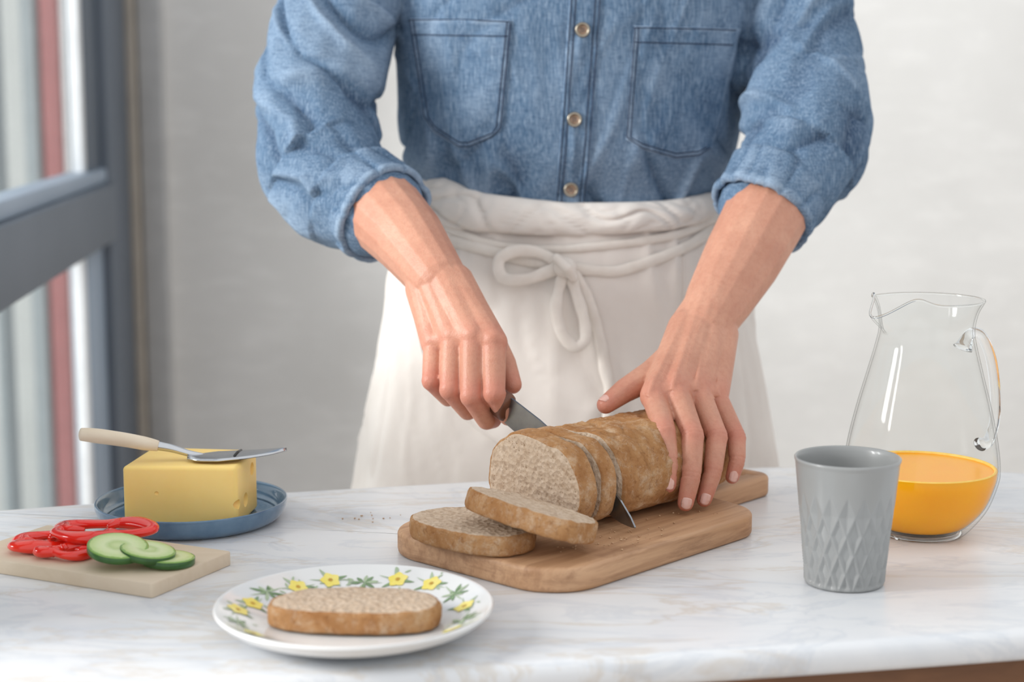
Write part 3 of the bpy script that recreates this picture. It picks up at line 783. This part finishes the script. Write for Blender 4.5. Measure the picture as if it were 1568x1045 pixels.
def stitch(pts,r=.00055):
    P3=[]
    for i in range(len(pts)-1):
        a,b=np.array(pts[i]),np.array(pts[i+1]); m=max(2,int(np.linalg.norm(b-a)/.0025))
        for k in range(m): q=a+(b-a)*k/m; P3.append((q[0],frontall(q[0],q[1])-.0003,q[1]))
    v,f=tube(P3,r,6,False,None,True,len(SV)); SV.extend(v); SF.extend(f)
for off in (.0022,.0060):
    o_=off
    stitch([(-.108+o_,1.200),(-.093+o_,1.100),(-.080,1.084+o_),(-.054,1.068+o_),(-.045,1.068+o_),(-.020,1.078+o_),(-.010-o_,1.090),(.001-o_,1.197)])
    stitch([(.121+o_,1.190),(.114+o_,1.080),(.133,1.067+o_),(.168,1.057+o_),(.192,1.059+o_),(.209-o_,1.070)])
stitch([(-.107,1.199),(-.05,1.198),(.0,1.195)]); stitch([(-.104,1.184),(-.05,1.182),(-.002,1.181)])
stitch([(.122,1.1895),(.232,1.188)]); stitch([(.122,1.175),(.229,1.173)])
for xo in (.003,.0075):
    stitch([(.061+xo,1.295),(.043+xo,1.01)]); stitch([(.096-xo,1.295),(.077-xo,1.01)])
adopt(mkobj('stitching',SV,SF,THREAD),wo)
BT1=simple('button_metal',(.42,.37,.30),.35,(.30,.26,.20),40,metal=.9); BT2=simple('button_horn',(.34,.23,.16),.35,(.20,.12,.07),200)
for i,(x,z) in enumerate([(.0705,1.187),(.0630,1.098),(.0605,1.0262)]):
    y=frontall(x,z)
    def rot(o,y=y,x=x,z=z):
        for v in o.data.vertices: q=v.co.copy(); v.co=Vector((x+q.x,y-.0008-q.z,z+q.y))
        o.data.update()
    o=revolve('button_rim_%d'%(i+1),[(.0046,.001),(.0050,.0028),(.0062,.0034),(.0073,.0026),(.0076,.0),(.0046,0)],BT1,(0,0,0),40,3); rot(o); adopt(o,wo)
    o=revolve('button_%d'%(i+1),[(0,.0016),(.004,.0017),(.0051,.0022),(.0051,0)],BT2,(0,0,0),32,2); rot(o); adopt(o,wo)
    for k in range(4):
        a=math.pi/4+k*math.pi/2; o=revolve('button_hole_%d_%d'%(i+1,k),[(0,.0021),(.0006,.0021),(.0007,.001)],THREAD,(.0017*math.cos(a),.0017*math.sin(a),0),10,0); rot(o); adopt(o,wo)
def cuff(name,c,axis,r,L,rb):
    c=Vector(c); t=Vector(axis).normalized(); u=Vector((0,0,1)); u=(u-t*u.dot(t)).normalized(); w_=t.cross(u); rings=[]; n=120; fo=[]
    prof=[(-L,rb),(-L*.97,rb+.004),(-L*.6,rb*.4+r*.6+.0045),(-L*.25,r+.005),(-.012,r+.0055),(-.003,r+.006),(.0,r+.0045),(.001,r+.002),(0,r-.0005),(-.006,r-.0015),(-.03,r-.003)]
    prof=crv(prof,4)
    for (s,rr) in prof:
        ring=[]
        for k in range(n):
            a=2*math.pi*k/n; ns=noise.noise(Vector((s*22,math.cos(a)*1.5+c.x*9,math.sin(a)*1.5))); n4=sridge(noise.noise(Vector((s*20+math.sin(a)*1.0,math.cos(a)*2.6+c.x*9,math.sin(a)*2.6))),.35)-.6
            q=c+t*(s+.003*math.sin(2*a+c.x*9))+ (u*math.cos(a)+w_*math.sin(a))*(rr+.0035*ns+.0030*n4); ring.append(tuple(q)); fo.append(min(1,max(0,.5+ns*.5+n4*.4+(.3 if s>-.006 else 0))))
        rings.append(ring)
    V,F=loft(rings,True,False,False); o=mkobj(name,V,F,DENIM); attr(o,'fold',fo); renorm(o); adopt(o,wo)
cuff('cuff_right',(-.124,1.652,1.006),(.127,-.155,-.085),.046,.042,.049)
cuff('cuff_left',(.243,1.666,1.006),(-.115,-.13,-.15),.048,.045,.050)

aa=tab([.42,.60,.712,.80,.938,.99,1.019,1.06],[.275,.252,.236,.220,.195,.179,.170,.166])
ab=tab([.42,.60,.712,.80,.938,.99,1.019,1.06],[.17,.16,.152,.147,.136,.124,.118,.114])
cxa=.062
def aring(z,off=0,n=288,zf=None,amp=1,band=False):
    ring=[]
    for k in range(n):
        t=2*math.pi*k/n; c,s=math.cos(t),math.sin(t); e=2.25
        zz=zf(cxa+.17*c,s) if zf else z
        a=aa(zz)+off; b=ab(zz)+off
        x=a*math.copysign(abs(c)**(2/e),c); y=b*math.copysign(abs(s)**(2/e),s)
        dwn=min(1,max(0,(1.0-zz)/.3))
        if not band:
            wp=noise.noise(Vector((c*2,s*2,zz*5))); up=math.exp(-((zz-.94)/.06)**2)
            d=amp*((.002+.010*dwn)*noise.noise(Vector((c*2.2,s*2.2,zz*1.5)))+(.0016+.0022*dwn)*(sridge(noise.noise(Vector((c*2.6+zz*4,s*2.6,zz*5+wp))),.34)-.6)+(.0016+.0018*up)*pleat(noise.noise(Vector((c*4-zz*4,s*4,zz*4+wp*1.2+7))),.12)+.0008*pleat(noise.noise(Vector((c*7+zz*8,s*7,zz*12+wp*2+3))),.09)+.0006*noise.noise(Vector((c*14,s*14,zz*16)))+.0028*up*noise.noise(Vector((c*11,s*11,zz*9))))
        else:
            wp=noise.noise(Vector((c*3,s*3,zz*10)))
            d=.003*noise.noise(Vector((c*5,s*5,zz*38)))+.0045*(sridge(noise.noise(Vector((c*2.5+3,s*2.5,zz*30+c*1.5+wp))),.3)-.6)+.0022*(sridge(noise.noise(Vector((c*7+3,s*7,zz*40+wp*2))),.3)-.6)
        L=math.hypot(x,y); x+=x/L*d; y+=y/L*d
        ring.append((cxa+x,cyT+y,zz))
    return ring
rings=[aring(z) for z in np.linspace(.42,1.012,220)]
V,F=loft(rings,True,False,False); ap=mkobj('apron_skirt',V,F,LIN); fixn(ap); adopt(ap,wo); BA=bvh(ap)
ztop=lambda x,s: float(np.interp(x,[-.11,-.02,.06,.15,.23],[1.052,1.022,1.013,1.014,1.024]))
zbot=lambda x,s: float(np.interp(x,[-.11,-.02,.06,.15,.23],[.990,.982,.979,.984,.996]))
rings=[]
for j in range(46):
    t=j/45; o_=.0105*math.sin(math.pi*min(max(t,.0),1))**.45+.001
    rings.append(aring(0,o_,288,lambda x,s,t=t: zbot(x,s)*(1-t)+ztop(x,s)*t,1,True))
rings.append([(cxa+(p[0]-cxa)*.93,cyT+(p[1]-cyT)*.93,p[2]-.004) for p in rings[-1]])
V,F=loft(rings,True,False,False); bd_=mkobj('apron_waistband',V,F,LIN); fixn(bd_); adopt(bd_,wo)
BB=bvh(bd_)
def tape(name,pts,wd=.0045,off=.0015,lift=None,closed=False):
    c=crv(pts,10,closed); P3=[]
    for i,q in enumerate(c):
        y=min(front(BA,q[0],q[1],1.78),front(BB,q[0],q[1],1.78)); l=lift(i/(len(c)-1)) if lift else 0
        P3.append(Vector((q[0],y-off-l,q[1])))
    for _ in range(3): P3=[P3[0]]+[(P3[i-1]+P3[i]*2+P3[i+1])/4 for i in range(1,len(P3)-1)]+[P3[-1]]
    rings=[]
    for i,p in enumerate(P3):
        t=(P3[min(i+1,len(P3)-1)]-P3[max(i-1,0)]).normalized(); yv=Vector((0,-1,0)); wv=t.cross(yv).normalized(); nv_=wv.cross(t).normalized()
        wq=wd*(1+.22*noise.noise(Vector((p.x*60,p.z*60,0))))
        rings.append([tuple(p+wv*wq*math.cos(a)*1.0+nv_*.0012*(math.sin(a)-.8*math.cos(a)**2)) for a in [2*math.pi*k/16 for k in range(16)]])
    V,F=loft(rings); o=mkobj(name,V,F,TAPE); fixn(o); adopt(o,wo)
tape('apron_tie_1',[(-.118,.985),(-.070,.975),(-.0635,.972),(-.016,.962),(.02,.953),(.0514,.949),(.09,.944),(.119,.946),(.18,.966),(.2136,.984),(.235,.992)],.0055,.0035)
tape('apron_tie_2',[(-.118,.993),(-.070,.984),(-.02,.970),(.02,.966),(.05,.966),(.12,.972),(.18,.981),(.22,.998)],.0045,.0030)
bow=lambda t: .012*math.sin(math.pi*t)+.002
tape('bow_loop_1',[(.050,.950),(.030,.962),(.006,.965),(-.013,.956),(-.010,.938),(.012,.936),(.035,.943),(.050,.949)],.0062,.003,bow)
tape('bow_loop_2',[(.054,.946),(.047,.925),(.045,.903),(.052,.880),(.064,.869),(.074,.875),(.074,.893),(.067,.918),(.058,.945)],.0058,.003,bow)
tape('bow_tail',[(.057,.948),(.070,.932),(.082,.905),(.090,.875),(.095,.845),(.0995,.822),(.0975,.790)],.0056,.0055)
V=[];F=[]; yk=front(BA,.053,.948)
ellip(V,F,(.054,yk-.010,.949),(.0125,.009,.0105)); chain(V,F,[(.045,yk-.014,.959),(.056,yk-.019,.949),(.062,yk-.013,.939)],[.005,.006,.005])
k=remesh('bow_knot',V,F,.0012,4,TAPE); adopt(k,wo)
def seam(name,pts,r=.0011):
    c=crv(pts,12); P3=[(q[0],front(BA,q[0],q[1])-.0002,q[1]) for q in c]
    V,F=tube(P3,r,8); adopt(mkobj(name,V,F,LIN),wo)
seam('apron_seam_1',[(-.110,.935),(-.100,.88),(-.088,.84),(-.06,.80),(-.01,.765),(.04,.748)],.0016)
seam('apron_seam_2',[(.178,.958),(.177,.90),(.172,.84),(.168,.78),(.165,.70)],.0014)

# ---------------------------------------------------------------- arms & hands
def redattr(o,joints):
    P=getv(o); r=np.zeros(len(P))
    for (c,s,a) in joints:
        d2=((P-np.array(c))**2).sum(1); r=np.maximum(r,a*np.exp(-d2/(2*s*s)))
    attr(o,'red',np.clip(r,0,1))
def midp(a,b,t=.5): return tuple(np.array(a)*(1-t)+np.array(b)*t)
elbL=(.296,1.722,1.072); wrL=(.1776,1.555,.911)
V=[];F=[]
chain(V,F,[elbL,(.252,1.664,1.012),(.220,1.620,.967),(.195,1.583,.934),wrL],[.040,.0410,.038,.032,.0260])
chain(V,F,[(.195,1.583,.934),(.168,1.560,.912)],[.028,.021])
MC={'i':(.1250,1.470,.861),'m':(.1447,1.474,.866),'r':(.1645,1.482,.864),'p':(.1823,1.492,.857)}
hb={'i':(.163,1.552,.909),'m':(.172,1.550,.911),'r':(.182,1.552,.909),'p':(.190,1.556,.904)}
for k,rm in (('i',.0128),('m',.0125),('r',.012),('p',.0115)):
    chain(V,F,[hb[k],midp(hb[k],MC[k],.55),MC[k]],[.020,.0155,rm])
    lo=np.array([0,.004,-.010]); chain(V,F,[tuple(np.array(midp(hb[k],MC[k],.3))+lo),tuple(np.array(MC[k])+np.array([0,.012,-.006]))],[.014,.010])
chain(V,F,[MC['i'],MC['m'],MC['r'],MC['p']],[.0112,.0112,.011,.010])
fingers=[('i',[MC['i'],(.131,1.430,.838),(.1335,1.414,.814),(.1325,1.408,.796)],[.0115,.0097,.0086,.0070]),
 ('m',[MC['m'],(.1552,1.431,.834),(.1525,1.412,.803),(.1475,1.408,.780)],[.0115,.0099,.0087,.0071]),
 ('r',[MC['r'],(.1780,1.446,.830),(.1725,1.427,.802),(.1650,1.422,.780)],[.0112,.0094,.0083,.0068]),
 ('p',[MC['p'],(.1970,1.462,.826),(.1965,1.450,.808),(.1920,1.446,.794)],[.0100,.0085,.0075,.0062])]
nails=[]; jn=[]
for nm,pts,rd in fingers:
    chain(V,F,pts,rd)
    capsule(V,F,pts[1],pts[1],rd[1]*1.06,rd[1]*1.06)
    jn+=[(pts[1],.008,.75),(pts[0],.010,.6),(pts[2],.006,.5),(pts[3],.009,.75)]
    nails.append((pts[2],pts[3],rd[3]))
thL=[(.160,1.535,.893),(.128,1.516,.873),(.101,1.494,.862),(.083,1.478,.852)]
chain(V,F,thL,[.0185,.014,.0110,.0083]); chain(V,F,[thL[1],midp(MC['i'],hb['i'],.3)],[.010,.010]); jn+=[(thL[2],.008,.4),(thL[3],.009,.6)]
hl=remesh('left_arm_and_hand',V,F,.0012,4,SKIN)
P=getv(hl);N=getn(hl); dd=np.zeros(len(P))
for k in 'imrp':
    a=np.array(hb[k]);b=np.array(MC[k]); d=b-a; t=np.clip(((P-a)@d)/(d@d),.15,1.02); c=a+t[:,None]*d; rel=P-c
    up=rel[:,2]>0.003; side=np.cross(d/np.linalg.norm(d),[0,0,1]); side/=np.linalg.norm(side); l=rel@side
    dd+=np.where(up,.0016*np.exp(-(l/.0028)**2)*np.clip(t,0,1),0)
    dd+=np.where(up,.0022*np.exp(-((P-b-np.array([0,0,.009]))**2).sum(1)/(2*.0052**2)),0)
for nm,pts,rd in fingers:
    for j in (1,2):
        c=np.array(pts[j]); d=np.array(pts[j+1])-np.array(pts[j-1]); d/=np.linalg.norm(d); rel=P-c; s=rel@d; dist=np.linalg.norm(rel,axis=1)
        dd-=np.where(dist<rd[j]*1.6,.0007*(np.exp(-((s-.0018)/.0008)**2)+np.exp(-((s+.0018)/.0008)**2)+.8*np.exp(-(s/.0007)**2)),0)
setv(hl,P+N*dd[:,None]); redattr(hl,jn+[(elbL,.05,.3)]); adopt(hl,wo)
def nail(name,a,b,r,nrm):
    a=Vector(a);b=Vector(b); t=(b-a).normalized(); nn=Vector(nrm); nn=(nn-t*nn.dot(t)).normalized(); w_=t.cross(nn); V=[];F=[]; nu,nv=9,9
    for j in range(nv):
        q=j/(nv-1); s=-.0052+q*.0100
        for i in range(nu):
            u=-1+2*i/(nu-1); an=u*.74; sc_=s-(.0018*u*u if q>.5 else -.0010*u*u)
            rr=r*1.0+.0003*(1-u*u)-.0016*max(0,q-.6)
            V.append(tuple(b+t*sc_+nn*math.cos(an)*rr+w_*math.sin(an)*rr))
    for j in range(nv-1):
        for i in range(nu-1):
            k=j*nu+i; F.append((k,k+1,k+nu+1,k+nu))
    o=mkobj(name,V,F,NAIL); md=o.modifiers.new('s','SOLIDIFY'); md.thickness=.0006; bake(o); adopt(o,wo)
for i,(a,b,r) in enumerate(nails): nail('left_nail_%d'%(i+1),a,b,r,(.1,-1,.35))
nail('left_nail_5',thL[2],thL[3],.0082,(-.25,-.3,1))
# right arm (image left)
D=np.array([.0005,-.022,.004])
def sh(p,f=1.0): return tuple(np.array(p)+D*f)
elbR=(-.194,1.735,1.062); wrR=sh((-.068,1.570,.952))
V=[];F=[]
chain(V,F,[elbR,sh((-.132,1.668,1.014),.4),sh((-.098,1.620,.985),.75),wrR],[.040,.041,.035,.0268])
MR={k:sh(v) for k,v in {'i':(-.017,1.504,.903),'m':(-.035,1.509,.907),'r':(-.053,1.520,.905),'p':(-.070,1.533,.898)}.items()}
hr_={k:sh(v) for k,v in {'i':(-.055,1.562,.948),'m':(-.062,1.562,.950),'r':(-.070,1.566,.948),'p':(-.078,1.572,.943)}.items()}
for k in 'imrp':
    chain(V,F,[hr_[k],midp(hr_[k],MR[k],.5),MR[k]],[.021,.0165,.0130]); chain(V,F,[tuple(np.array(midp(hr_[k],MR[k],.4))+np.array([.006,.012,-.006])),tuple(np.array(MR[k])+np.array([.002,.012,-.004]))],[.014,.011])
chain(V,F,[MR['i'],MR['m'],MR['r'],MR['p']],[.0115,.0118,.0115,.0105])
fR=[([(-.017,1.504,.903),(-.016,1.478,.862),(-.004,1.489,.840),(.001,1.504,.834)],[.0118,.0098,.0086,.0072]),
 ([(-.035,1.509,.907),(-.036,1.482,.859),(-.023,1.495,.835),(-.017,1.511,.832)],[.0118,.0099,.0087,.0074]),
 ([(-.053,1.520,.905),(-.055,1.493,.863),(-.040,1.507,.841),(-.033,1.523,.840)],[.0115,.0095,.0084,.0072]),
 ([(-.070,1.533,.898),(-.072,1.508,.868),(-.058,1.521,.850),(-.050,1.534,.849)],[.0105,.0087,.0077,.0066])]
jr=[]
for pts,rd in fR:
    pts=[sh(p) for p in pts]
    chain(V,F,pts,rd); jr+=[(pts[1],.010,.7),(pts[0],.010,.6),(pts[3],.009,.6)]; capsule(V,F,pts[1],pts[1],rd[1]*1.05,rd[1]*1.05)
tR=[sh(p) for p in [(-.048,1.556,.930),(-.024,1.546,.905),(-.008,1.530,.880),(.000,1.512,.864)]]
chain(V,F,tR,[.018,.0145,.0115,.0085]); chain(V,F,[tR[1],midp(MR['i'],hr_['i'],.35)],[.012,.011]); jr+=[(tR[3],.009,.5)]
hrr=remesh('right_arm_and_hand',V,F,.0012,4,SKIN)
P=getv(hrr);N=getn(hrr); dd=np.zeros(len(P))
for k in 'imrp':
    b=np.array(MR[k]); dd+=.0022*np.exp(-((P-b-np.array([0,-.008,.006]))**2).sum(1)/(2*.0055**2))
setv(hrr,P+N*dd[:,None]); redattr(hrr,jr); adopt(hrr,wo)

# ---------------------------------------------------------------- neck, head, hair, legs
V=[];F=[]; R3=Matrix.Rotation(math.radians(28),3,'X')
hc=Vector((.072,1.805,1.565))
chain(V,F,[(.072,1.88,1.35),(.072,1.86,1.43),(.072,1.835,1.50)],[.062,.055,.055])
chain(V,F,[(-.03,1.875,1.355),(.072,1.875,1.39),(.174,1.875,1.355)],[.04,.05,.04])
ellip(V,F,tuple(hc),(.074,.092,.100),24,R3)
def hv(x,y,z): return tuple(hc+R3@Vector((x,y,z)))
ellip(V,F,hv(0,-.030,-.062),(.050,.052,.050),20,R3)
chain(V,F,[hv(0,-.088,.005),hv(0,-.110,-.030)],[.008,.013])
chain(V,F,[hv(-.020,-.078,-.062),hv(0,-.086,-.062),hv(.020,-.078,-.062)],[.006,.009,.006])
ellip(V,F,hv(0,-.070,-.092),(.018,.016,.016))
for sx in(-1,1):
    ellip(V,F,hv(.074*sx,.008,-.012),(.008,.018,.030),16,R3); chain(V,F,[hv(.018*sx,-.085,.024),hv(.045*sx,-.075,.022)],[.006,.005])
hd_=remesh('head_and_neck',V,F,.0035,6,SKIN); redattr(hd_,[(hv(0,-.086,-.062),.014,1.0)]); adopt(hd_,wo)
EW=simple('eye_white',(.8,.8,.78),.2); EI=simple('iris',(.08,.05,.03),.15)
for sx in(-1,1):
    V=[];F=[]; ellip(V,F,hv(.031*sx,-.072,.006),(.013,.013,.010)); adopt(mkobj('eye_%s'%('l' if sx>0 else 'r'),V,F,EW),wo)
    V=[];F=[]; ellip(V,F,hv(.031*sx,-.0815,.003),(.005,.004,.005)); adopt(mkobj('iris_%s'%('l' if sx>0 else 'r'),V,F,EI),wo)
V=[];F=[]; ellip(V,F,hv(0,.016,.022),(.083,.094,.098),24,R3); ellip(V,F,hv(0,.105,.045),(.036,.036,.036))
for sx in(-1,1): chain(V,F,[hv(.02*sx,-.060,.088),hv(.06*sx,-.045,.06),hv(.072*sx,-.008,.02)],[.018,.018,.014])
hh_=remesh('hair',V,F,.004,5,HAIR); adopt(hh_,wo)
rr_=[]
for s,r in [(0,.070),(.02,.074),(.045,.078),(.047,.072),(.02,.066),(0,.060)]:
    rr_.append([(.072+r*math.cos(t),1.868+r*.9*math.sin(t),1.375+s+.012*math.sin(t)) for t in [2*math.pi*k/48 for k in range(48)]])
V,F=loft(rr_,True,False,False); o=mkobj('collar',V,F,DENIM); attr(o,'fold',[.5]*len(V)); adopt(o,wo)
V=[];F=[]
for sx in(-1,1):
    x=.062+sx*.09; chain(V,F,[(x,1.865,.93),(x,1.86,.70),(x+.005*sx,1.865,.46),(x+.005*sx,1.875,.25),(x+.005*sx,1.885,.09)],[.098,.090,.062,.055,.042])
lg=remesh('trousers',V,F,.007,5,JEANS); adopt(lg,wo)
for i,sx in enumerate((-1,1)):
    x=.062+sx*.095; V=[];F=[]; ellip(V,F,(x,1.83,.034),(.046,.105,.034)); ellip(V,F,(x,1.89,.06),(.042,.048,.058)); o=remesh('shoe_%d'%(i+1),V,F,.004,3,SHOE); adopt(o,wo)
print('done')
